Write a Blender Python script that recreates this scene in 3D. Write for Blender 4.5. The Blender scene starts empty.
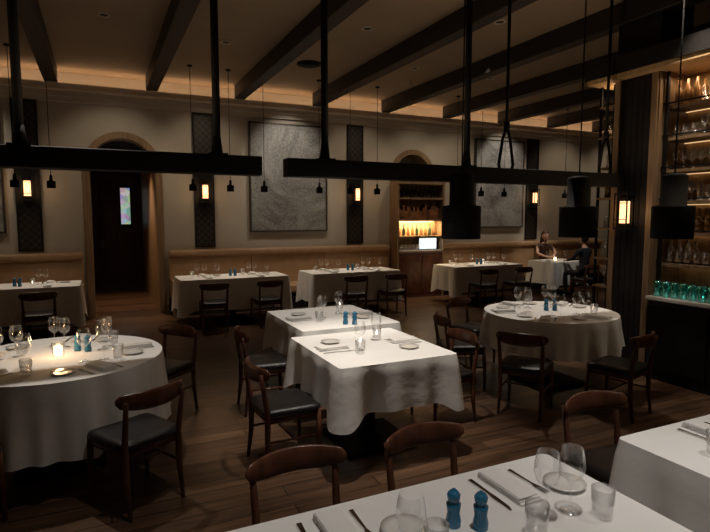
import bpy, bmesh, math, random
from mathutils import Vector, Matrix
R=random.Random(7)
scene=bpy.context.scene
scene.view_settings.view_transform='Standard'
scene.view_settings.exposure=0.12
PI=math.pi
# ---------------------------------------------------------------- materials
def mat(name,col,rough=.5,metal=0,var=.15,scale=8,bump=0,bscale=60,emit=None,es=0,coat=0,spec=.5):
    m=bpy.data.materials.new(name); m.use_nodes=True
    nt=m.node_tree; b=nt.nodes['Principled BSDF']
    tc=nt.nodes.new('ShaderNodeTexCoord')
    n=nt.nodes.new('ShaderNodeTexNoise'); n.inputs['Scale'].default_value=scale; n.inputs['Detail'].default_value=4
    nt.links.new(tc.outputs['Object'],n.inputs['Vector'])
    r=nt.nodes.new('ShaderNodeValToRGB')
    r.color_ramp.elements[0].position=.3; r.color_ramp.elements[1].position=.7
    r.color_ramp.elements[0].color=tuple(c*(1-var) for c in col)+(1,)
    r.color_ramp.elements[1].color=tuple(min(1,c*(1+var)) for c in col)+(1,)
    nt.links.new(n.outputs['Fac'],r.inputs['Fac']); nt.links.new(r.outputs['Color'],b.inputs['Base Color'])
    b.inputs['Roughness'].default_value=rough; b.inputs['Metallic'].default_value=metal
    b.inputs['Specular IOR Level'].default_value=spec
    if bump:
        n2=nt.nodes.new('ShaderNodeTexNoise'); n2.inputs['Scale'].default_value=bscale; n2.inputs['Detail'].default_value=5
        nt.links.new(tc.outputs['Object'],n2.inputs['Vector'])
        bp=nt.nodes.new('ShaderNodeBump'); bp.inputs['Strength'].default_value=bump; bp.inputs['Distance'].default_value=.02
        nt.links.new(n2.outputs['Fac'],bp.inputs['Height']); nt.links.new(bp.outputs['Normal'],b.inputs['Normal'])
    if emit:
        b.inputs['Emission Color'].default_value=emit+(1,); b.inputs['Emission Strength'].default_value=es
    return m
def woodmat(name,c1,c2,rough=.4,sc=(2,30,30),bands=3):
    m=bpy.data.materials.new(name); m.use_nodes=True
    nt=m.node_tree; b=nt.nodes['Principled BSDF']
    tc=nt.nodes.new('ShaderNodeTexCoord'); mp=nt.nodes.new('ShaderNodeMapping'); mp.inputs['Scale'].default_value=sc
    n=nt.nodes.new('ShaderNodeTexNoise'); n.inputs['Scale'].default_value=1; n.inputs['Detail'].default_value=6; n.inputs['Distortion'].default_value=.6
    r=nt.nodes.new('ShaderNodeValToRGB'); r.color_ramp.elements[0].position=.32; r.color_ramp.elements[1].position=.68
    r.color_ramp.elements[0].color=c1+(1,); r.color_ramp.elements[1].color=c2+(1,)
    nt.links.new(tc.outputs['Object'],mp.inputs['Vector']); nt.links.new(mp.outputs['Vector'],n.inputs['Vector'])
    nt.links.new(n.outputs['Fac'],r.inputs['Fac']); nt.links.new(r.outputs['Color'],b.inputs['Base Color'])
    b.inputs['Roughness'].default_value=rough
    return m
def floormat():
    m=bpy.data.materials.new('floor_planks'); m.use_nodes=True
    nt=m.node_tree; b=nt.nodes['Principled BSDF']
    tc=nt.nodes.new('ShaderNodeTexCoord')
    br=nt.nodes.new('ShaderNodeTexBrick'); br.inputs['Scale'].default_value=1
    br.inputs['Brick Width'].default_value=1.6; br.inputs['Row Height'].default_value=.13
    br.inputs['Mortar Size'].default_value=.004; br.offset=.37
    br.inputs['Color1'].default_value=(.14,.080,.047,1); br.inputs['Color2'].default_value=(.070,.038,.023,1)
    br.inputs['Mortar'].default_value=(.01,.006,.004,1)
    nt.links.new(tc.outputs['Object'],br.inputs['Vector'])
    mp=nt.nodes.new('ShaderNodeMapping'); mp.inputs['Scale'].default_value=(2,28,1)
    n=nt.nodes.new('ShaderNodeTexNoise'); n.inputs['Scale'].default_value=1; n.inputs['Detail'].default_value=6
    nt.links.new(tc.outputs['Object'],mp.inputs['Vector']); nt.links.new(mp.outputs['Vector'],n.inputs['Vector'])
    r=nt.nodes.new('ShaderNodeValToRGB'); r.color_ramp.elements[0].position=.3; r.color_ramp.elements[1].position=.7
    r.color_ramp.elements[0].color=(.5,.5,.5,1); r.color_ramp.elements[1].color=(1.25,1.2,1.15,1)
    nt.links.new(n.outputs['Fac'],r.inputs['Fac'])
    mx=nt.nodes.new('ShaderNodeMix'); mx.data_type='RGBA'; mx.blend_type='MULTIPLY'; mx.inputs[0].default_value=1
    nt.links.new(br.outputs['Color'],mx.inputs[6]); nt.links.new(r.outputs['Color'],mx.inputs[7])
    nt.links.new(mx.outputs[2],b.inputs['Base Color']); b.inputs['Roughness'].default_value=.30
    return m
def glassmat(name,tint=(1,1,1),k=.12,gl=(1,1,1)):
    m=bpy.data.materials.new(name); m.use_nodes=True
    nt=m.node_tree; nt.nodes.clear()
    o=nt.nodes.new('ShaderNodeOutputMaterial'); mx=nt.nodes.new('ShaderNodeMixShader')
    t=nt.nodes.new('ShaderNodeBsdfTransparent'); t.inputs[0].default_value=tint+(1,)
    g=nt.nodes.new('ShaderNodeBsdfGlossy'); g.inputs['Roughness'].default_value=.12; g.inputs[0].default_value=gl+(1,)
    lw=nt.nodes.new('ShaderNodeLayerWeight'); lw.inputs['Blend'].default_value=.35
    mp=nt.nodes.new('ShaderNodeMapRange'); mp.inputs[3].default_value=k*.5; mp.inputs[4].default_value=.75
    nt.links.new(lw.outputs['Facing'],mp.inputs[0]); nt.links.new(mp.outputs[0],mx.inputs[0])
    nt.links.new(t.outputs[0],mx.inputs[1]); nt.links.new(g.outputs[0],mx.inputs[2]); nt.links.new(mx.outputs[0],o.inputs[0])
    return m
def latticemat():
    m=bpy.data.materials.new('lattice'); m.use_nodes=True
    nt=m.node_tree; b=nt.nodes['Principled BSDF']
    tc=nt.nodes.new('ShaderNodeTexCoord'); outs=[]
    for a in (45,-45):
        mp=nt.nodes.new('ShaderNodeMapping'); mp.inputs['Rotation'].default_value=(0,math.radians(a),0)
        w=nt.nodes.new('ShaderNodeTexWave'); w.bands_direction='X'; w.inputs['Scale'].default_value=3.6
        nt.links.new(tc.outputs['Object'],mp.inputs[0]); nt.links.new(mp.outputs[0],w.inputs[0]); outs.append(w)
    mt=nt.nodes.new('ShaderNodeMath'); mt.operation='MAXIMUM'
    nt.links.new(outs[0].outputs['Fac'],mt.inputs[0]); nt.links.new(outs[1].outputs['Fac'],mt.inputs[1])
    r=nt.nodes.new('ShaderNodeValToRGB'); r.color_ramp.elements[0].position=.8; r.color_ramp.elements[1].position=.93
    r.color_ramp.elements[0].color=(.009,.007,.006,1); r.color_ramp.elements[1].color=(.045,.033,.024,1)
    nt.links.new(mt.outputs[0],r.inputs[0]); nt.links.new(r.outputs[0],b.inputs['Base Color']); b.inputs['Roughness'].default_value=.5
    return m
def artmat(name,dark,light,seed):
    m=bpy.data.materials.new(name); m.use_nodes=True
    nt=m.node_tree; b=nt.nodes['Principled BSDF']
    tc=nt.nodes.new('ShaderNodeTexCoord'); mp=nt.nodes.new('ShaderNodeMapping'); mp.inputs['Location'].default_value=(seed,seed,seed)
    n=nt.nodes.new('ShaderNodeTexNoise'); n.inputs['Scale'].default_value=1.1; n.inputs['Detail'].default_value=12; n.inputs['Roughness'].default_value=.72; n.inputs['Distortion'].default_value=1.0
    v=nt.nodes.new('ShaderNodeTexNoise'); v.inputs['Scale'].default_value=26; v.inputs['Detail'].default_value=8
    nt.links.new(tc.outputs['Object'],mp.inputs[0]); nt.links.new(mp.outputs[0],n.inputs['Vector']); nt.links.new(mp.outputs[0],v.inputs['Vector'])
    ad=nt.nodes.new('ShaderNodeMath'); ad.operation='MULTIPLY_ADD'; ad.inputs[1].default_value=.4
    nt.links.new(v.outputs['Fac'],ad.inputs[0]); nt.links.new(n.outputs['Fac'],ad.inputs[2])
    r=nt.nodes.new('ShaderNodeValToRGB'); r.color_ramp.elements[0].position=.53; r.color_ramp.elements[1].position=.86
    r.color_ramp.elements[0].color=dark+(1,); r.color_ramp.elements[1].color=light+(1,)
    nt.links.new(ad.outputs[0],r.inputs[0]); nt.links.new(r.outputs[0],b.inputs['Base Color']); b.inputs['Roughness'].default_value=.8
    return m

M_wall=mat('plaster_cream',(.49,.445,.375),.85,var=.04,scale=2,bump=.1,bscale=30)
M_ceil=mat('plaster_ceiling',(.33,.25,.17),.85,var=.06,scale=1.5)
M_beam=woodmat('beam_wood',(.010,.007,.005),(.024,.016,.011),.6,(30,2,30))
M_floor=floormat()
M_corn=mat('cornice_paint',(.52,.46,.38),.7,var=.05)
M_wood=woodmat('frame_oak',(.20,.13,.07),(.34,.22,.125),.45,(25,25,2))
M_dwood=woodmat('walnut_chair',(.055,.020,.011),(.13,.048,.026),.3,(18,18,5))
M_door=woodmat('door_wood',(.035,.014,.009),(.075,.028,.017),.35,(25,25,2))
M_black=mat('black_metal',(.007,.0065,.006),.75,0,var=.3,spec=.2)
M_blk2=mat('black_wood',(.012,.010,.009),.65,var=.3,scale=14,spec=.3)
M_leather=mat('black_leather',(.008,.007,.008),.38,var=.3,bump=.15,bscale=120)
M_tan=mat('tan_leather',(.44,.28,.155),.38,var=.08,bump=.15,bscale=40)
M_cloth=mat('white_linen',(.86,.855,.84),.85,var=.02,scale=5,bump=.28,bscale=7)
M_nap=mat('napkin_linen',(.85,.84,.82),.9,var=.03,bump=.2,bscale=80)
M_plate=mat('porcelain',(.8,.79,.76),.15,var=.02)
M_steel=mat('cutlery_steel',(.6,.58,.55),.2,1,var=.05)
M_frame=mat('artwork_frame',(.06,.05,.04),.4,.3,var=.1)
M_glass=glassmat('clear_glass')
M_sglass=glassmat('shelf_glass',(.95,.93,.9),.45)
M_tealg=glassmat('teal_glass',(.25,.62,.60),.5,(.35,.95,.90))
M_blue=mat('blue_ceramic',(.03,.18,.33),.25,var=.2)
M_lat=latticemat()
M_warm=mat('lamp_glass',(.9,.6,.3),.5,emit=(1,.52,.24),es=2.0)
M_led=mat('led_strip',(.9,.7,.4),.5,emit=(1,.62,.30),es=1.0)
M_ledc=mat('cove_led',(.9,.7,.4),.5,emit=(1,.62,.34),es=2.5)
M_candle=mat('candle_glow',(.9,.7,.4),.5,emit=(1,.68,.38),es=6)
M_screen=mat('monitor_glow',(.8,.85,.9),.3,emit=(.85,.95,.92),es=.9)
M_marble=mat('marble_top',(.72,.70,.67),.25,var=.08,scale=4)
M_backlit=woodmat('shelf_back_wood',(.42,.27,.13),(.60,.41,.21),.5,(25,25,2))
M_skin=mat('skin',(.60,.36,.25),.5,var=.06)
M_shirtB=mat('dark_shirt',(.02,.02,.026),.9)
M_dress=mat('brown_top',(.07,.035,.025),.9)
M_hairB=mat('dark_hair',(.014,.009,.007),.5,var=.4,scale=50)
M_hairL=mat('auburn_hair',(.09,.04,.02),.5,var=.4,scale=50)
M_eye=mat('eye_dark',(.02,.015,.012),.2)
M_lip=mat('lips',(.30,.09,.07),.5)
M_wine=mat('bottle_glass',(.02,.035,.018),.12,var=.3)
M_amber=mat('amber_spirit',(.22,.11,.04),.15,var=.3)
M_books=mat('spines',(.25,.10,.04),.6,var=.7,scale=9)
A1=artmat('stone_canvas',(.11,.108,.10),(.42,.41,.385),3.1)
A2=artmat('stone_canvas_b',(.10,.098,.09),(.36,.35,.33),9.4)

# ---------------------------------------------------------------- mesh builder
class MB:
    def __init__(s): s.v=[];s.f=[];s.mi=[];s.sm=[];s.mats=[]
    def add(s,vs,fs,m,smooth=False,M=None):
        if m not in s.mats: s.mats.append(m)
        k=s.mats.index(m); o=len(s.v)
        for p in vs:
            p=Vector(p); s.v.append(M@p if M else p)
        for f in fs:
            s.f.append([i+o for i in f]); s.mi.append(k); s.sm.append(smooth)
    def box(s,c,d,m,bev=0,M=None,seg=2):
        if bev<=0:
            x,y,z=d[0]/2,d[1]/2,d[2]/2; cx,cy,cz=c
            vs=[(cx+a*x,cy+b*y,cz+e*z) for a in(-1,1) for b in(-1,1) for e in(-1,1)]
            s.add(vs,[(0,1,3,2),(4,6,7,5),(0,4,5,1),(2,3,7,6),(0,2,6,4),(1,5,7,3)],m,False,M); return
        bm=bmesh.new(); bmesh.ops.create_cube(bm,size=1)
        for v in bm.verts: v.co=Vector((v.co.x*d[0]+c[0],v.co.y*d[1]+c[1],v.co.z*d[2]+c[2]))
        bmesh.ops.bevel(bm,geom=bm.edges[:],offset=bev,segments=seg,affect='EDGES',profile=.6)
        bm.verts.index_update()
        s.add([v.co.copy() for v in bm.verts],[[v.index for v in f.verts] for f in bm.faces],m,True if seg>1 else False,M); bm.free()
    def b2(s,x0,x1,y0,y1,z0,z1,m,bev=0): s.box(((x0+x1)/2,(y0+y1)/2,(z0+z1)/2),(x1-x0,y1-y0,z1-z0),m,bev)
    def loft(s,rings,m,smooth=True,cap=True,M=None,close=True):
        n=len(rings[0]); vs=[p for r in rings for p in r]; fs=[]
        for i in range(len(rings)-1):
            for j in range(n if close else n-1):
                a=i*n+j; b=i*n+(j+1)%n; fs.append((a,b,b+n,a+n))
        if cap:
            fs.append(tuple(range(n-1,-1,-1))); o=(len(rings)-1)*n; fs.append(tuple(range(o,o+n)))
        s.add(vs,fs,m,smooth,M)
    def lathe(s,prof,m,seg=20,o=(0,0,0),M=None,cap=False,smooth=True):
        rings=[[(o[0]+r*math.cos(2*PI*k/seg),o[1]+r*math.sin(2*PI*k/seg),o[2]+z) for k in range(seg)] for r,z in prof]
        s.loft(rings,m,smooth,cap,M)
    def cyl(s,x,y,z0,z1,r,m,seg=16,r2=None,M=None): 
        r2=r if r2 is None else r2
        s.lathe([(r,z0),(r2,z1)],m,seg,(x,y,0),M,True,True)
    def tube(s,path,rad,m,seg=8,M=None,flat=1):
        path=[Vector(p) for p in path]; rings=[]
        if not hasattr(rad,'__len__'): rad=[rad]*len(path)
        for i,p in enumerate(path):
            t=(path[min(i+1,len(path)-1)]-path[max(i-1,0)]).normalized()
            up=Vector((0,0,1)) if abs(t.z)<.9 else Vector((0,1,0))
            a=t.cross(up).normalized(); b=a.cross(t).normalized()
            rings.append([p+a*math.cos(2*PI*k/seg)*rad[i]+b*math.sin(2*PI*k/seg)*rad[i]*flat for k in range(seg)])
        s.loft(rings,m,True,True,M)
    def ell(s,c,r,m,seg=16,rn=10,M=None,fn=None):
        rings=[]
        for i in range(rn+1):
            a=-PI/2+PI*i/rn; ring=[]
            for k in range(seg):
                p=Vector((math.cos(a)*math.cos(2*PI*k/seg),math.cos(a)*math.sin(2*PI*k/seg),math.sin(a)))
                if fn: p=fn(p)
                ring.append((c[0]+p.x*r[0],c[1]+p.y*r[1],c[2]+p.z*r[2]))
            rings.append(ring)
        s.loft(rings,m,True,False,M)
    def mesh(s,name):
        me=bpy.data.meshes.new(name); me.from_pydata([tuple(v) for v in s.v],[],s.f)
        for m in s.mats: me.materials.append(m)
        me.polygons.foreach_set('material_index',s.mi); me.polygons.foreach_set('use_smooth',s.sm)
        me.update(); bm=bmesh.new(); bm.from_mesh(me); bmesh.ops.recalc_face_normals(bm,faces=bm.faces); bm.to_mesh(me); bm.free()
        return me
    def obj(s,name,loc=(0,0,0),rz=0): return place(s.mesh(name),name,loc,rz)
def place(me,name,loc=(0,0,0),rz=0):
    o=bpy.data.objects.new(name,me); scene.collection.objects.link(o); o.location=loc; o.rotation_euler=(0,0,rz); return o

# ---------------------------------------------------------------- room shell
YW=10.3; H=4.1; XL=-4.0; XR=14.0; YF=-2.2
b=MB(); b.b2(XL-.2,XR+.2,YF-.2,YW+4.4,-.1,0,M_floor); b.obj('floor')
b=MB(); b.b2(XL-.2,XR+.2,YF-.2,YW+.3,H,H+.1,M_ceil); b.obj('ceiling')
b=MB(); b.b2(XL-.2,XL,YF,YW,0,H,M_wall); b.obj('wall_left')
b=MB(); b.b2(XR,XR+.2,YF,YW,0,H,M_wall); b.obj('wall_right')
b=MB(); b.b2(XL,XR,YF-.2,YF,0,H,M_wall); b.obj('wall_front')
arches=[(-.13,.96),(5.80,6.72)]
ATOP=3.10; T=.3
b=MB(); x=XL
for a0,a1 in arches:
    b.b2(x,a0,YW,YW+T,0,H,M_wall); r=(a1-a0)/2; cx=(a0+a1)/2; sp=ATOP-r; n=24
    vs=[];fs=[]
    for i in range(n+1):
        t=PI-PI*i/n; px=cx+r*math.cos(t); pz=sp+r*math.sin(t)
        vs+=[(px,YW,pz),(px,YW,H),(px,YW+T,pz),(px,YW+T,H)]
    for i in range(n):
        o=4*i; fs+=[(o,o+4,o+5,o+1),(o+2,o+3,o+7,o+6),(o,o+2,o+6,o+4)]
    b.add(vs,fs,M_wall); x=a1
b.b2(x,XR,YW,YW+T,0,H,M_wall); b.obj('wall_back')
for k,(a0,a1) in enumerate(arches):
    b=MB(); r=(a1-a0)/2; cx=(a0+a1)/2; sp=ATOP-r
    path=[(a0,0)]+[(cx+r*math.cos(PI-PI*i/28),sp+r*math.sin(PI-PI*i/28)) for i in range(29)]+[(a1,0)]
    rings=[]
    for i,(px,pz) in enumerate(path):
        if i==0: nx,nz=-1,0
        elif i==len(path)-1: nx,nz=1,0
        else: nx,nz=(px-cx)/r,(pz-sp)/r
        w=.09
        rings.append([(px-nx*.02,YW-.04,pz-nz*.02),(px+nx*w,YW-.04,pz+nz*w),(px+nx*w,YW,pz+nz*w),(px,YW+.01,pz),(px,YW+T,pz),(px-nx*.02,YW+T,pz-nz*.02)])
    b.loft(rings,M_wood,False,True); b.obj('trim_%d'%(k+1))
# hallway behind left arch
b=MB(); b.b2(-.33,-.13,YW+T,14.4,0,3.2,M_wood); b.obj('wall_hall_left')
b=MB(); b.b2(.96,1.16,YW+T,14.4,0,3.2,M_wood); b.obj('wall_hall_right')
b=MB(); b.b2(-.33,1.16,14.4,14.6,0,3.2,M_blk2); b.obj('wall_hall_end')
b=MB(); b.b2(-.33,1.16,YW+T,14.6,3.2,3.3,M_blk2); b.obj('ceiling_hall')
M_pict=bpy.data.materials.new('lit_window_scene'); M_pict.use_nodes=True
nt=M_pict.node_tree; bb=nt.nodes['Principled BSDF']; tc=nt.nodes.new('ShaderNodeTexCoord'); vv=nt.nodes.new('ShaderNodeTexVoronoi'); vv.inputs['Scale'].default_value=9
nt.links.new(tc.outputs['Object'],vv.inputs['Vector']); mixn=nt.nodes.new('ShaderNodeMix'); mixn.data_type='RGBA'; mixn.inputs[0].default_value=.35
mixn.inputs[7].default_value=(.75,.8,1,1); nt.links.new(vv.outputs['Color'],mixn.inputs[6]); nt.links.new(mixn.outputs[2],bb.inputs['Emission Color']); bb.inputs['Emission Strength'].default_value=.45
b=MB(); b.b2(-.12,.95,14.3,14.38,0.005,2.75,M_door)
for (x0,x1,z0,z1) in [(0.0,.82,.15,1.0),(0.0,.40,1.15,2.6)]:
    b.b2(x0,x1,14.275,14.30,z0,z1,M_door,.01)
b.b2(.45,.74,14.28,14.3,1.45,2.5,M_blk2); b.b2(.49,.70,14.27,14.285,1.55,2.42,M_pict)
b.tube([(.06,14.24,.95),(.06,14.24,1.25)],.012,M_steel); b.obj('door_1')
# niche behind right arch
b=MB(); b.b2(5.5,7.0,11.0,11.1,0,3.3,M_wall); b.b2(5.5,5.8,YW+T,11.0,0,3.3,M_wall); b.b2(6.72,7.0,YW+T,11.0,0,3.3,M_wall); b.b2(5.5,7.0,YW+T,11.1,3.2,3.3,M_wall); b.obj('wall_niche')
# beams, cornice
for i in range(11):
    x=-3.6+1.5*i
    b=MB(); b.box((x,3.9,H-.12),(.19,12.15,.24),M_beam,.008,seg=1); b.obj('ceiling_beam')
b=MB(); b.b2(XL,XR,YW-.05,YW,3.62,3.70,M_corn,.0); b.b2(XL,XR,YW-.10,YW,3.70,3.78,M_corn); b.b2(XL,XR,YW-.28,YW,3.78,3.83,M_corn); b.b2(XL,XR,YW-.28,YW-.25,3.83,3.87,M_corn); b.obj('trim_cornice')
b=MB(); b.b2(XL+.1,XR-.1,YW-.20,YW-.17,3.83,3.845,M_ledc); b.obj('cove_led_strip')
b=MB()
for a,c in ((XL,-.22),(1.05,5.7),(6.82,XR)): b.b2(a,c,YW-.02,YW,0,.14,M_wood)
b.obj('baseboard_back')
# art
def art(x0,x1,z0,z1,m):
    w=x1-x0; h=z1-z0
    b=MB(); b.box((0,0,0),(w,.05,h),m)
    for s in (-1,1):
        b.box((s*(w/2+.015),-.0,0),(.03,.07,h+.06),M_frame); b.box((0,-.0,s*(h/2+.015)),(w,.07,.03),M_frame)
    b.obj('framed_artwork',((x0+x1)/2,YW-.036,(z0+z1)/2))
art(-2.8,-1.38,1.5,3.55,A1); art(2.65,4.18,1.47,3.5,A1); art(7.95,9.35,1.5,3.5,A2)
# panels + sconces
bs=MB()
bs.box((0,-.012,0),(.10,.024,.34),M_black)
for z in (-.19,.19): bs.box((0,-.09,z),(.17,.15,.018),M_black)
for sx in (-1,1):
    for sy in (0,1): bs.box((sx*.078,-.022-.136*sy,0),(.012,.012,.38),M_black)
for z in (-.09,.09): 
    bs.box((0,-.158,z),(.16,.008,.008),M_black)
bs.cyl(0,-.09,-.18,-.13,.045,M_black,20); bs.cyl(0,-.09,.11,.18,.045,M_black,20)
bs.cyl(0,-.09,-.13,.11,.050,M_warm,20)
me_sconce=bs.mesh('wall_sconce')
bp=MB(); bp.box((0,-.015,0),(.30,.03,2.38),M_lat)
for s in(-1,1): bp.box((s*.165,-.025,0),(.03,.05,2.44),M_blk2); bp.box((0,-.025,s*1.205),(.36,.05,.03),M_blk2)
bp.box((0,-.03,-.02),(.30,.02,.9),M_blk2)
me_panel=bp.mesh('lattice_wall_panel')
def lamp(kind,name,loc,e,col=(1,.66,.36),target=None,size=60,blend=.6,rad=.05,sx=1,sy=.1,spread=180):
    l=bpy.data.lights.new(name,kind); l.energy=e; l.color=col
    if kind=='SPOT': l.spot_size=math.radians(size); l.spot_blend=blend; l.shadow_soft_size=rad
    elif kind=='POINT': l.shadow_soft_size=rad
    else: l.shape='RECTANGLE'; l.size=sx; l.size_y=sy; l.spread=math.radians(spread)
    o=bpy.data.objects.new(name,l); scene.collection.objects.link(o); o.location=loc
    if target is not None:
        o.rotation_euler=(Vector(target)-Vector(loc)).to_track_quat('-Z','Y').to_euler()
    return o
for x in (-1.02,1.78,4.86,9.68):
    place(me_panel,'lattice_wall_panel',(x,YW,2.39)); place(me_sconce,'wall_sconce',(x,YW-.05,2.2))
    lamp('POINT','sconce_bulb',(x,YW-.33,2.2),1.8,(1,.60,.30),rad=.06)

# ---------------------------------------------------------------- benches
def bench(x0,x1):
    w=x1-x0; n=max(1,round(w/1.5)); s=w/n; b=MB()
    b.b2(-w/2,w/2,-.24,.30,.0,.30,M_blk2)
    for i in range(n):
        cx=-w/2+s*(i+.5)
        b.box((cx,-.02,.385),(s-.003,.60,.17),M_tan,.045,seg=3)
        b.box((cx,.235,.74),(s-.003,.13,.58),M_tan,.04,seg=3)
    b.box((0,.215,1.075),(w,.22,.13),M_tan,.06,seg=4)
    for q in (-1,1): b.box((q*(w/2-.02),0,.32),(.04,.62,.64),M_wood,.01)
    b.obj('banquette_bench',((x0+x1)/2,YW-.345,0))
bench(-3.7,-.26); bench(1.10,5.60); bench(6.93,12.0)

# ---------------------------------------------------------------- service hutch
b=MB(); W=1.18
def hb(x0,x1,y0,y1,z0,z1,m,bev=0): b.b2(x0,x1,y0,y1,z0,z1,m,bev)
for q in (-1,1): hb(q*.57-.02,q*.57+.02,-.35,0,0,2.42,M_wood)
hb(-.59,.59,-.37,0,2.42,2.47,M_wood); hb(-.55,.55,-.03,-.0,0,2.42,M_backlit)
for z in (.98,1.66,2.12): hb(-.55,.55,-.35,-.03,z-.02,z+.02,M_wood)
hb(-.55,.55,-.33,-.03,1.30,1.32,M_wood)
hb(-.55,.55,-.36,-.03,1.0,1.012,M_marble)
hb(-.55,.55,-.33,-.03,0,.96,M_dwood)
for q in (-1,1): hb(q*.28-.25,q*.28+.25,-.345,-.33,.08,.9,M_dwood,.005)
hb(-.5,.5,-.06,-.04,1.61,1.635,M_led)
for i in range(10): b.lathe([(.0,2.15),(.036,2.15),(.04,2.27),(.014,2.33),(.014,2.39),(0,2.39)],M_wine,10,(-.47+.104*i,-.2,0))
for i in range(20): hb(-.52+.05*i,-.478+.05*i,-.28,-.12,1.68,1.68+R.uniform(.16,.36),M_books)
for i in range(9): b.lathe([(0,1.322),(.032,1.322),(.034,1.45),(.012,1.50),(.012,1.56),(0,1.56)],(M_amber,M_wine,M_books)[i%3],10,(-.44+.11*i,-.16,0))
for i in range(5): b.lathe([(0,1.012),(.035,1.012),(.04,1.14)],M_sglass,12,(-.44+.1*i,-.24,0))
hb(.02,.50,-.20,-.17,1.012,1.28,M_black); hb(.04,.48,-.205,-.20,1.03,1.265,M_screen)
for i in range(2): b.box((-.4+.25*i,-.12,1.02+.0),(.2,.12,.016),M_plate)
b.obj('service_hutch',(6.26,YW-.05,0))
lamp('AREA','hutch_led',(6.26,YW-.36,1.62),16,(1,.72,.38),(6.26,YW-.15,1.1),sx=.9,sy=.05)

# ---------------------------------------------------------------- tables
def cloth(b,hx,hy=None,drop=.42,seed=0):
    r=random.Random(seed); P=[]
    if hy is None:
        N=200
        for i in range(N):
            a=2*PI*i/N; P.append((Vector((hx*math.cos(a),hx*math.sin(a),0)),Vector((math.cos(a),math.sin(a),0)),0,0,a*hx))
    else:
        c=.03; s=0
        cs=[(hx,hy,0),( -hx,hy,90),(-hx,-hy,180),(hx,-hy,270)]
        for k in range(4):
            cx,cy,a0=cs[k]; sx=1 if cx>0 else -1; sy=1 if cy>0 else -1
            cc=Vector((cx-sx*c,cy-sy*c,0))
            for j in range(9):
                a=math.radians(a0+90*j/8); n=Vector((math.cos(a),math.sin(a),0)); P.append((cc+n*c,n,1,0,s)); s+=.006
            nx,ny,a1=cs[(k+1)%4]; n=Vector((math.cos(math.radians(a0+90)),math.sin(math.radians(a0+90)),0))
            p0=cc+n*c; tx=1 if nx>0 else -1; ty=1 if ny>0 else -1
            p1=Vector((nx-tx*c,ny-ty*c,0))+n*c; L=(p1-p0).length
            for j in range(1,44):
                p=p0.lerp(p1,j/44); dd=min(j/44,1-j/44)*L; s+=L/44
                P.append((p,n,math.exp(-(dd/.10)**2),math.exp(-((dd-.19)/.07)**2),s))
    ph=[r.uniform(0,6.28) for _ in range(6)]; fr=[r.uniform(7,10),r.uniform(13,19),r.uniform(22,30)]
    if hy is None: fr=[round(13)/hx,round(19)/hx,round(31)/hx]
    K=12; rings=[]
    for k in range(K+1):
        t=k/K; ring=[]
        for p,n,w,v,s in P:
            f=math.sin(fr[0]*s+ph[0])*.5+math.sin(fr[1]*s+ph[1])*.35+math.sin(fr[2]*s+ph[2])*.25
            amp=.058 if hy is None else .030
            d=t*(drop+.08*w)
            off=.008*min(1,t*6)+t*(.022+.035*w-.035*v)+amp*f*(t**1.0)*(1-.7*w)
            q=p+n*off; ring.append((q.x,q.y,.75-d- (0.012*math.sin(round(3*hx)/hx*s+ph[3])*t)))
        rings.append(ring)
    b.loft(rings,M_cloth,True,False)
    b.add(rings[0],[tuple(range(len(P)))],M_cloth,False)
def table(cx,cy,hx,hy=None,drop=.42,seed=1):
    b=MB(); cloth(b,hx,hy,drop,seed)
    b.cyl(0,0,.02,.70,.05,M_black,16)
    b.box((0,0,.715),(hx*1.3,(hy or hx)*1.3,.03),M_blk2)
    b.box((0,0,.015),(.56,.56,.03),M_black,.008,seg=1); b.cyl(0,0,.03,.06,.10,M_black,20,.06)
    b.obj('round_dining_table' if hy is None else 'dining_table',(cx,cy,0))
T=dict(T1=(1.86,3.68,.47,.51),T2=(2.05,4.92,.49,.56),B0=(-1.0,9.02,.72,.38),B1=(1.98,9.02,.88,.38),B2=(4.15,9.02,.86,.38),B3=(7.1,9.02,.86,.38),B4=(9.30,9.02,.50,.38),F1=(.98,1.20,.69,.45),F2=(2.78,1.18,.70,.45))
for i,(k,v) in enumerate(T.items()): table(*v,drop={'T':.33,'B':.50,'F':.42}[k[0]],seed=i+3)
RT1=(-.30,4.33); RT2=(4.26,4.21)
table(RT1[0],RT1[1],.70,None,.48,31); table(RT2[0],RT2[1],.67,None,.34,37)

# ---------------------------------------------------------------- chairs
b=MB()
for sx in(-1,1):
    b.tube([(sx*.215,.205,0),(sx*.215,.20,.25),(sx*.21,.19,.44)],[.013,.020,.022],M_dwood,10)
    b.tube([(sx*.20,-.235,0),(sx*.20,-.205,.22),(sx*.20,-.20,.44),(sx*.205,-.225,.60),(sx*.21,-.25,.74)],[.013,.020,.022,.018,.015],M_dwood,10)
    b.tube([(sx*.205,-.2,.40),(sx*.21,.19,.40)],.014,M_dwood,8,flat=1.6)
    b.tube([(sx*.20,-.2,.24),(sx*.215,.2,.24)],.009,M_dwood,8)
b.tube([(-.21,.19,.40),(.21,.19,.40)],.014,M_dwood,8,flat=1.6); b.tube([(-.2,-.2,.40),(.2,-.2,.40)],.014,M_dwood,8,flat=1.6)
b.tube([(-.205,0,.24),(.205,0,.24)],.009,M_dwood,8)
rings=[]
for z,k in ((.415,.93),(.43,1),(.455,1.0),(.472,.95),(.482,.8),(.484,.4)):
    ring=[]
    for j in range(40):
        a=2*PI*j/40; c_,s_=math.cos(a),math.sin(a); e=.28
        x=math.copysign(abs(c_)**e,c_)*.235*k; y=math.copysign(abs(s_)**e,s_)*.225*k
        ring.append((x*(1+.04*(y/.22)),y,z-.012*(1-(x/.235)**2)*(1 if z>.47 else 0)))
    rings.append(ring)
b.loft(rings,M_leather,True,True)
rings=[]
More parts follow.
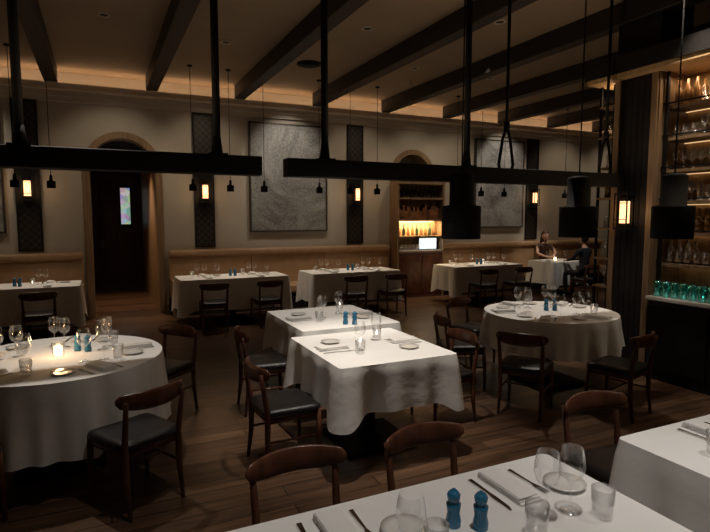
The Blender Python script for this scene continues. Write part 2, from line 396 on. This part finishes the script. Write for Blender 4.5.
for i in range(25):
    s=-1+2*i/24; x=.25*s; y=-.28+.085*s*s; zc=.735-.012*s*s+.018*(abs(s)**3); hh=.056*(1-.45*abs(s)**3)+.004; th=.014
    if i in(0,24): hh*=.4; th*=.5
    tan=Vector((.255,.17*s,0)).normalized(); nn=Vector((-tan.y,tan.x,0))
    rings.append([Vector((x,y,zc))+nn*(math.cos(2*PI*k/12)*th)+Vector((0,0,math.sin(2*PI*k/12)*hh)) for k in range(12)])
b.loft(rings,M_dwood,True,True)
b.v=[Vector((v.x*.89,v.y*.93,v.z*.95)) for v in b.v]
me_chair=b.mesh('dining_chair')
def chair(x,y,face):
    place(me_chair,'dining_chair',(x,y,0),math.radians(face-90))
def face_to(x,y,c): return math.degrees(math.atan2(c[1]-y,c[0]-x))
chair(.72,1.90,-90); chair(1.36,1.895,-88); chair(2.46,1.89,-94)
chair(1.145,3.60,3); chair(1.32,4.72,-3); chair(2.62,3.78,178)
for x,y in ((.15,3.50),(.46,4.95),(-.82,3.48)): chair(x,y,face_to(x,y,RT1))
for x,y in ((3.42,3.64),(3.34,4.5),(3.98,5.15)): chair(x,y,face_to(x,y,RT2))
chair(4.14,3.26,104)
for x in (-.78,1.55,2.38,3.90,4.68,6.7,7.55): chair(x,8.36,90+R.uniform(-6,6))
chair(9.20,8.16,88)

# ---------------------------------------------------------------- tableware
g=MB(); g.lathe([(0,.001),(.036,.002),(.034,.005),(.006,.010),(.0035,.03),(.0035,.095),(.010,.105),(.034,.125),(.044,.155),(.041,.19),(.034,.225)],M_glass,24); me_wine=g.mesh('wine_glass')
g=MB(); g.lathe([(0,.002),(.03,.002),(.034,.01),(.038,.10),(.0365,.10),(.032,.012),(0,.010)],M_glass,24); me_tumb=g.mesh('water_tumbler')
g=MB(); g.lathe([(0,.001),(.045,.001),(.075,.012),(.077,.015),(.05,.008),(0,.006)],M_plate,32); me_plate=g.mesh('bread_plate')
g=MB()
for i in range(3): g.box((.002*i,-.003*i,.005+.007*i),(.10-.004*i,.24-.01*i,.0065),M_nap,.003)
g.box((.02,0,.0235),(.055,.22,.005),M_nap,.002); me_nap=g.mesh('folded_napkin')
g=MB(); g.loft([[(-.009,-.11,.001),(.009,-.11,.001),(.009,-.11,.005),(-.009,-.11,.005)],[(-.006,0,.001),(.006,0,.001),(.006,0,.006),(-.006,0,.006)],[(-.011,.03,.001),(.008,.03,.001),(.008,.03,.003),(-.011,.03,.003)],[(-.010,.10,.001),(.006,.10,.001),(.006,.10,.002),(-.010,.10,.002)],[(0,.125,.001),(.006,.12,.001),(.006,.12,.002),(0,.125,.002)]],M_steel,False); me_knife=g.mesh('table_knife')
g=MB(); g.loft([[(-.008,-.10,.001),(.008,-.10,.001),(.008,-.10,.005),(-.008,-.10,.005)],[(-.004,.02,.001),(.004,.02,.001),(.004,.02,.005),(-.004,.02,.005)],[(-.012,.05,.001),(.012,.05,.001),(.012,.05,.003),(-.012,.05,.003)]],M_steel,False)
for i in range(4): g.box((-.0105+.007*i,.073,.003),(.0035,.05,.002),M_steel)
me_fork=g.mesh('table_fork')
g=MB(); g.lathe([(0,0.001),(.024,.001),(.025,.02),(.020,.045),(.023,.066),(.024,.075),(.014,.08),(.020,.09),(.022,.105),(.015,.116),(.006,.119),(.006,.124),(0,.126)],M_blue,20); me_mill=g.mesh('pepper_mill')
g=MB(); g.lathe([(0,.001),(.038,.001),(.04,.01),(.042,.10),(.040,.10),(.037,.012),(0,.010)],M_glass,24); g.cyl(0,0,.012,.07,.028,M_candle,16); me_cand=g.mesh('candle_holder')
def setting(tx,ty,dist,ang,full=True,nw=1,tum=True):
    a=math.radians(ang); d=Vector((math.cos(a),math.sin(a))); f=-d; rt=Vector((f.y,-f.x)); rz=math.atan2(f.y,f.x)-PI/2
    def at(me,name,fo,ri,rr=0): 
        p=Vector((tx,ty))+d*(dist-fo)+rt*ri; place(me,name,(p.x,p.y,.751),rz+rr)
    j=lambda s=.01: R.uniform(-s,s)
    at(me_nap,'folded_napkin',.15+j(),j(),j(.1)); at(me_knife,'table_knife',.15,.10+j(.005),j(.05))
    at(me_fork,'table_fork',.14,-.095+j(.005),j(.05)); at(me_plate,'bread_plate',.22,-.20)
    if full: at(me_wine,'wine_glass',.33+j(),.13+j())
    if nw>1: at(me_wine,'wine_glass',.39+j(),.04+j())
    if tum: at(me_tumb,'water_tumbler',.28,.215)
def mills(x,y):
    place(me_mill,'pepper_mill',(x,y,.751)); place(me_mill,'salt_mill',(x+.07,y-.05,.751),.4)
t=T['T1']; setting(t[0],t[1],.46,180); setting(t[0],t[1],.46,0)
t=T['T2']; setting(t[0],t[1],.48,180,nw=2); setting(t[0],t[1],.48,0)
mills(2.03,4.50)
for k in ('B1','B2','B3'):
    t=T[k]
    for sx in(-.42,.42):
        setting(t[0]+sx,t[1],.37,90,nw=2); 
        place(me_nap,'folded_napkin',(t[0]+sx,t[1]-.22,.751)); place(me_wine,'wine_glass',(t[0]+sx+.16,t[1]-.1,.751))
    mills(t[0]-.02,t[1]+.02)
t=T['B0']; setting(t[0]+.3,t[1],.37,90,nw=2); mills(t[0]-.12,t[1]-.05); place(me_nap,'folded_napkin',(t[0]+.3,t[1]-.22,.751))
t=T['B4']; place(me_plate,'bread_plate',(t[0]-.36,t[1]-.1,.751)); place(me_wine,'wine_glass',(t[0]-.22,t[1]+.06,.751)); place(me_wine,'wine_glass',(t[0]+.2,t[1]-.05,.751)); place(me_cand,'candle_holder',(t[0]-.08,t[1]-.02,.751))
for a in (-60,8,75,150,222): setting(RT1[0],RT1[1],.68,a,nw=2,tum=a not in(75,150))
place(me_cand,'candle_holder',(RT1[0],RT1[1],.751)); lamp('POINT','candle_flame',(RT1[0],RT1[1],.90),1.6,(1,.6,.28),rad=.03)
mills(RT1[0]+.12,RT1[1]+.12)
for a in (-140,-75,158,97,30): setting(RT2[0],RT2[1],.65,a,nw=2,tum=a in(-75,))
mills(RT2[0],RT2[1]+.05)
# foreground table
setting(.64,1.20,.43,90,full=False)
setting(1.33,1.20,.43,90,full=False,tum=False)
for x,y in ((1.31,1.28),(1.41,1.27)): place(me_wine,'wine_glass',(x,y,.751))
for x,y in ((1.21,1.22),(1.48,1.20)): place(me_tumb,'water_tumbler',(x,y,.751))
place(me_wine,'wine_glass',(.76,1.24,.751)); place(me_tumb,'water_tumbler',(.86,1.26,.751))
mills(1.00,1.37)
place(me_nap,'folded_napkin',(1.05,.93,.751),.1)
setting(2.52,1.18,.43,90,nw=2); setting(3.1,1.18,.43,90,nw=2)

# ---------------------------------------------------------------- hanging bars
YB=4.3
def barfix(x0,x1,rods,ropes=()):
    cx=(x0+x1)/2; b=MB()
    b.box((0,0,2.145),(x1-x0,.13,.15),M_blk2,.006,seg=1)
    for x in rods:
        x-=cx
        b.cyl(x,0,2.33,H-.02,.030,M_black,12); b.cyl(x,0,H-.03,H,.06,M_black,20)
        b.cyl(x,0,2.22,2.36,.046,M_black,14,.031)
        b.box((x,0,2.225),(.14,.145,.012),M_black)
    for x in ropes:
        x-=cx
        b.tube([(x,0,H),(x,0,2.62)],.016,M_black,8)
        for s in(-1,1): b.tube([(x,0,2.64),(x+s*.05,0,2.5),(x+s*.09,0,2.26),(x+s*.075,0,2.21)],.015,M_black,8)
        b.cyl(x,0,2.60,2.68,.03,M_black,12)
    b.obj('linear_pendant_bar',(cx,YB,0))
barfix(-2.7,1.19,(-2.3,-.46,.85)); barfix(1.40,5.27,(1.75,3.22),(3.70,5.10))
# large drum pendants
b=MB()
b.lathe([(0,.60),(.05,.60),(.105,.585),(.11,.57),(.11,.31),(.175,.30),(.178,.29),(.178,0),(.170,0),(.170,.28),(0,.285)],M_black,36)
b.cyl(0,0,.08,.28,.06,M_blk2,16); b.cyl(0,0,.60,2.55,.007,M_black,8); b.cyl(0,0,2.50,2.56,.06,M_black,16)
me_pend=b.mesh('drum_pendant_lamp')
PEND=((3.02,4.10),(4.30,3.92),(4.80,3.28))
for i,(x,y) in enumerate(PEND): place(me_pend,'drum_pendant_lamp',(x,y,H-2.56))
# small pendants
b=MB(); b.lathe([(0,.19),(.012,.19),(.02,.17),(.022,.11),(.055,.10),(.058,.09),(.058,0),(.052,0),(.05,.08),(0,.085)],M_black,20)
b.cyl(0,0,.18,1.95,.0045,M_black,6); b.cyl(0,0,1.93,1.95,.04,M_black,14)
me_sp=b.mesh('small_pendant_lamp')
for x in (-1.05,-.60,1.38,1.98,2.55,3.55,4.15,4.7,6.5,7.1,7.7,9.42):
    place(me_sp,'small_pendant_lamp',(x,8.98,H-1.95))
    lamp('SPOT','small_pendant_bulb',(x,8.98,2.16),14,(1,.84,.66),(x,8.98,0),100,.8,.03)

# ceiling details
b=MB(); b.cyl(0,0,-.02,0,.19,M_blk2,32); b.cyl(0,0,-.028,-.02,.15,M_black,32); b.obj('ceiling_speaker',(3.04,8.1,H))
b=MB(); b.lathe([(.075,0),(.075,-.012),(.055,-.012),(.05,0)],M_corn,24); b.cyl(0,0,-.004,-.001,.05,M_blk2,20); me_dl=b.mesh('recessed_downlight')
for x,y in ((.15,7.2),(1.65,7.6),(3.15,6.3),(4.65,7.6),(6.15,7.6),(7.65,7.8),(1.65,3.2),(4.5,5.4),(9.1,8.0)): place(me_dl,'recessed_downlight',(x,y,H))
for x,y in ((2.7,8.8),(5.0,8.3)):
    b=MB(); b.cyl(0,0,-.05,0,.012,M_steel,10); b.cyl(0,0,-.055,-.05,.03,M_steel,12); b.obj('fire_sprinkler',(x,y,H))

# ---------------------------------------------------------------- bar at right
XB=5.35; RE=4.62
b=MB(); b.b2(XB,XB+.5,3.88,4.40,0,H,M_blk2)
b.b2(XB-.02,XB,3.88,3.95,0,3.25,M_wood); b.b2(XB-.02,XB,4.33,4.40,0,3.25,M_wood)
for k in range(5): b.b2(XB-.010,XB,3.965+.072*k,4.03+.072*k,.1,3.2,M_blk2)
b.b2(XB,XB+.5,3.865,3.88,.9,3.25,M_wood); b.obj('column')
place(me_sconce,'wall_sconce',(XB-.015,4.14,1.80),-PI/2); lamp('POINT','sconce_bulb',(XB-.30,4.14,1.80),1.0,(1,.60,.30),rad=.06)
b=MB(); b.b2(XB-.15,XB+.65,.3,3.86,3.25,3.30,M_backlit); b.b2(XB-.17,XB-.02,.3,RE+.08,3.30,3.48,M_blk2); b.b2(XB-.02,XB+.67,.3,3.86,3.30,3.48,M_blk2); b.b2(XB-.15,XB-.02,3.86,RE+.06,3.25,3.30,M_backlit); b.b2(XB-.02,XB+.65,4.41,RE+.06,3.25,3.48,M_backlit); b.obj('bar_canopy')
b=MB(); b.b2(XB-.02,XB+.55,.3,3.86,0,.86,M_blk2)
for i in range(5): b.b2(XB-.035,XB-.02,.42+.70*i,1.02+.70*i,.12,.78,M_blk2)
b.b2(XB-.08,XB+.55,.3,3.86,.86,.90,M_marble,.004); b.obj('bar_counter')
b=MB(); b.b2(XB+.46,XB+.5,.3,3.86,.905,3.245,M_backlit)
SH=[1.23,1.56,1.89,2.22,2.55,2.88]
for z in SH: b.b2(XB+.10,XB+.46,.3,3.86,z-.015,z+.015,M_wood); b.b2(XB+.43,XB+.44,.3,3.86,z-.022,z-.016,M_led)
for y in (3.83,3.25,2.6,1.9,1.2,.5): b.b2(XB+.06,XB+.09,y-.015,y+.015,.905,3.245,M_black)
for z in SH: b.b2(XB+.06,XB+.075,.3,3.86,z+.03,z+.045,M_black)
b.obj('bar_shelving')
def ware(y0,y1,x,levels,name):
    b=MB()
    for li,z in enumerate(levels):
        y=y0+.06
        while y<y1-.05:
            k=(li+int(y*2))%5
            for dx in (0,.12):
                if k in(0,4): b.lathe([(0,.002),(.03,.003),(.004,.01),(.004,.08),(.035,.11),(.04,.15),(.034,.2)],M_sglass,12,(x+dx,y,z))
                elif k==1: b.lathe([(0,.002),(.035,.002),(.04,.13)],M_sglass,12,(x+dx,y,z))
                elif k==2: b.lathe([(0,.002),(.037,.002),(.037,.15),(.014,.19),(.014,.25),(0,.25)],M_amber if li%2 else M_sglass,12,(x+dx,y,z))
                else: b.lathe([(0,.002),(.035,.002),(.033,.09),(.04,.16)],M_sglass,12,(x+dx,y,z))
            y+=.095
    b.obj(name)
ware(1.9,3.82,XB+.16,[z+.016 for z in SH],'shelf_glassware')
b=MB()
for i in range(19): b.lathe([(0,.002),(.038,.002),(.043,.16),(.040,.16),(.035,.008),(0,.008)],M_tealg,16,(XB+.005,3.78-.095*i,.90))
b.obj('teal_tumblers')
# far open rack
b=MB()
for x in(XB+.02,XB+.42):
    for y in (4.43,RE-.01): b.b2(x-.012,x+.012,y-.012,y+.012,0,3.24,M_black)
for z in (.6,.92,1.25,1.6,1.95,2.3,2.65,3.0): 
    b.b2(XB,XB+.44,4.42,RE,z-.012,z+.012,M_wood)
b.b2(XB,XB+.44,4.42,RE,.02,.6,M_blk2)
b.obj('display_rack')
ware(4.40,RE+.02,XB+.12,[z+.013 for z in (.92,1.25,1.6,1.95,2.3,2.65)],'rack_glassware')
lamp('POINT','rack_light',(XB+.2,4.52,3.12),2,(1,.68,.38),rad=.05)
lamp('AREA','shelf_wash',(XB+.12,2.3,3.2),12,(1,.72,.45),(XB+.3,2.3,1.0),sx=3,sy=.06)
lamp('SPOT','counter_fill',(XB-.5,3.3,3.9),90,(1,.86,.70),(XB+.1,3.4,1.4),60,.9,.05)  # added fill without a fixture, brightens the counter front and tumblers

# ---------------------------------------------------------------- people
def person(name,loc,rz,top,bottom,hair,woman,mirror=1,seatz=.48):
    o=seatz-.43
    J=[(0,0,.53),(0,.005,.68),(0,.02,.86),(0,.01,.99),(0,.02,1.07),(0,.035,1.13)]
    Rr=[(.14,.11),(.115,.085),(.135,.095),(.10,.07),(.045,.045),(.043,.043)]
    E=[(i,i+1) for i in range(5)]
    arm={}
    for s in(-1,1):
        n=len(J)
        if s==1*mirror: pts=[(s*.165,.01,1.0),(s*.235,.12,.82),(s*.13,.345,.80-o+.0),(s*.10,.40,.795-o)]
        else: pts=[(s*.165,.01,1.0),(s*.25,.11,.82),(s*.06,.33,.81-o),(s*.02,.375,.80-o)]
        arm[s]=pts; J+=pts; Rr+=[(.052,.055),(.038,.038),(.023,.023),(.030,.018)]
        E+=[(3,n),(n,n+1),(n+1,n+2),(n+2,n+3)]
        n=len(J); J+=[(s*.09,.05,.52),(s*.11,.40,.50),(s*.11,.37,.10-o),(s*.11,.40,.05-o),(s*.115,.50,.035-o)]
        Rr+=[(.085,.08),(.058,.055),(.038,.038),(.035,.03),(.032,.022)]
        E+=[(0,n),(n,n+1),(n+1,n+2),(n+2,n+3),(n+3,n+4)]
    me=bpy.data.meshes.new('bodytmp'); me.from_pydata(J,E,[])
    ob=bpy.data.objects.new('bodytmp',me); scene.collection.objects.link(ob)
    md=ob.modifiers.new('s','SKIN'); md.use_smooth_shade=True
    for i,r in enumerate(Rr): me.skin_vertices[0].data[i].radius=r
    me.skin_vertices[0].data[0].use_root=True
    sd=ob.modifiers.new('d','SUBSURF'); sd.levels=2; sd.render_levels=2
    dg=bpy.context.evaluated_depsgraph_get(); ev=ob.evaluated_get(dg); em=bpy.data.meshes.new_from_object(ev)
    b=MB(); vs=[v.co.copy() for v in em.vertices]; gr={top:[],bottom:[],M_skin:[],M_black:[]}
    for p in em.polygons:
        c=p.center
        if c.z>1.055: m=M_skin
        elif woman and c.z>.70 and (c.y>.10 or abs(c.x)>.20): m=M_skin
        elif c.z>.70 and c.y>.33: m=M_skin
        elif c.z<.09-o+.03 and c.y>.3: m=M_black
        elif c.z<.60: m=bottom
        else: m=top
        gr[m].append(list(p.vertices))
    for m,fs in gr.items():
        if fs: b.add(vs,fs,m,True)
    bpy.data.objects.remove(ob)
    for s in(-1,1):
        w=Vector(arm[s][2]); h=Vector(arm[s][3]); d=(h-w).normalized(); sd_=Vector((d.y,-d.x,0)).normalized()
        for i,(of,L) in enumerate(((-.027,.060),(-.009,.072),(.009,.068),(.026,.052))):
            p=h+sd_*of; b.tube([p-d*.01,p+d*L*.45+Vector((0,0,.008)),p+d*L*.8+Vector((0,0,-.002)),p+d*L+Vector((0,0,-.014))],[.010,.009,.008,.006],M_skin,8)
        q=h-d*.03+sd_*(-s*.02); b.tube([q,q+sd_*(-s*.03)+d*.02,q+sd_*(-s*.038)+d*.05],[.012,.010,.007],M_skin,8)
    HM=Matrix.Translation((0,.05,1.235))@Matrix.Rotation(math.radians(-8),4,'X')
    def hf(p):
        q=p.copy()
        if q.z<0: q.x*=1-.32*(-q.z); q.y=q.y*(1-.12*(-q.z))+.10*(-q.z)
        if q.y>.85 and -.35<q.z<.1: q.y+= .22*math.exp(-(q.x/.14)**2)*math.exp(-((q.z+.18)/.14)**2)
        return q
    b.ell((0,0,0),(.073,.092,.112),M_skin,36,26,HM,hf)
    b.ell((0,.098,-.022),(.011,.016,.022),M_skin,10,8,HM)
    for s in(-1,1):
        b.ell((s*.028,.080,.008),(.012,.008,.007),M_plate,10,8,HM); b.ell((s*.028,.086,.008),(.005,.004,.0055),M_eye,8,6,HM)
        b.ell((s*.028,.084,.026),(.016,.006,.003),hair,8,6,HM); b.ell((s*.074,-.002,-.008),(.010,.018,.028),M_skin,10,8,HM)
    b.ell((0,.088,-.058),(.022,.008,.007),M_lip,10,8,HM)
    b.ell((0,-.010,.022),(.084,.104,.112),hair,28,20,HM,lambda p: Vector((p.x,(p.y if (p.z>.42 or p.y<.05) else .05+(p.y-.05)*.05),p.z if p.z>-.75 else -.75)))
    if woman:
        rings=[]
        for t,(cy,z,rx,ry) in enumerate(((-.03,.04,.086,.075),(-.045,-.05,.090,.06),(-.055,-.13,.088,.048),(-.06,-.20,.07,.035),(-.055,-.25,.04,.02))):
            rings.append([(rx*math.cos(2*PI*k/20)*(1+.05*math.sin(5*k)),cy+ry*math.sin(2*PI*k/20),z) for k in range(20)])
        b.loft(rings,hair,True,True,HM)
    b.obj(name,(loc[0],loc[1],o),rz)
person('seated_woman',(9.66,9.80),PI-.25,M_dress,M_blk2,M_hairL,True,1,.47)
person('seated_man',(9.21,8.17),.05,M_shirtB,M_blk2,M_hairB,False,-1,.46)

# ---------------------------------------------------------------- lights
W=(1,.90,.78)
def dl(x,y,tx,ty,tz,e,size=50,col=W): lamp('SPOT','downlight_or_fill',(x,y,H-.03),e,col,(tx,ty,tz),size,.8,.05)
dl(1.65,3.2,1.88,3.7,.75,380,40); dl(2.1,5.0,2.05,4.9,.75,170,40)
dl(-.2,4.9,RT1[0],RT1[1],.75,180,48); dl(4.5,5.0,RT2[0],RT2[1],.75,200,46)
dl(1.2,.9,1.1,1.2,.75,125,60,(1,.93,.85)); dl(2.9,.8,2.8,1.2,.75,140,55,(1,.93,.85))
dl(.6,2.6,.6,2.9,0,60,50); dl(5.2,6.6,5.2,6.9,0,50,55)
for x in (3.4,8.65,-2.0): dl(x,9.1,x,YW,2.6,80,70,(1,.88,.74))
for x in (.3,1.8,4.9,6.3,7.3,10.6,12.3): dl(x,8.9,x,YW,2.0,30,85,(1,.80,.58))
dl(9.1,7.9,9.66,9.75,1.05,150,26); dl(8.0,7.0,9.21,8.17,1.0,120,24)  # narrow fill spots added to brighten the woman and the man
lamp('SPOT','hall_downlight',(.42,11.6,3.15),170,(1,.66,.38),(.42,11.2,0),85,.8,.05)
lamp('AREA','cove_glow',(5,YW-.16,3.86),20,(1,.63,.36),(5,YW-.3,4.6),sx=17,sy=.04)
for x,l in ((-1.4,1.0),(.2,.7),(2.5,.8),(4.4,.8)):
    lamp('AREA','bar_uplight',(x,YB,2.235),2.8,(1,.72,.46),(x,YB,4),sx=l,sy=.04)
w=bpy.data.worlds.new('World'); scene.world=w; w.use_nodes=True
w.node_tree.nodes['Background'].inputs[0].default_value=(1,.75,.5,1); w.node_tree.nodes['Background'].inputs[1].default_value=.02

# ---------------------------------------------------------------- camera
cd=bpy.data.cameras.new('Camera'); cam=bpy.data.objects.new('Camera',cd); scene.collection.objects.link(cam)
cam.location=(0,0,1.75); cd.sensor_width=36; cd.lens=540/710*36; cd.clip_start=.05
cam.rotation_euler=(math.radians(90-5.3),0,math.radians(-25.3)); scene.camera=cam
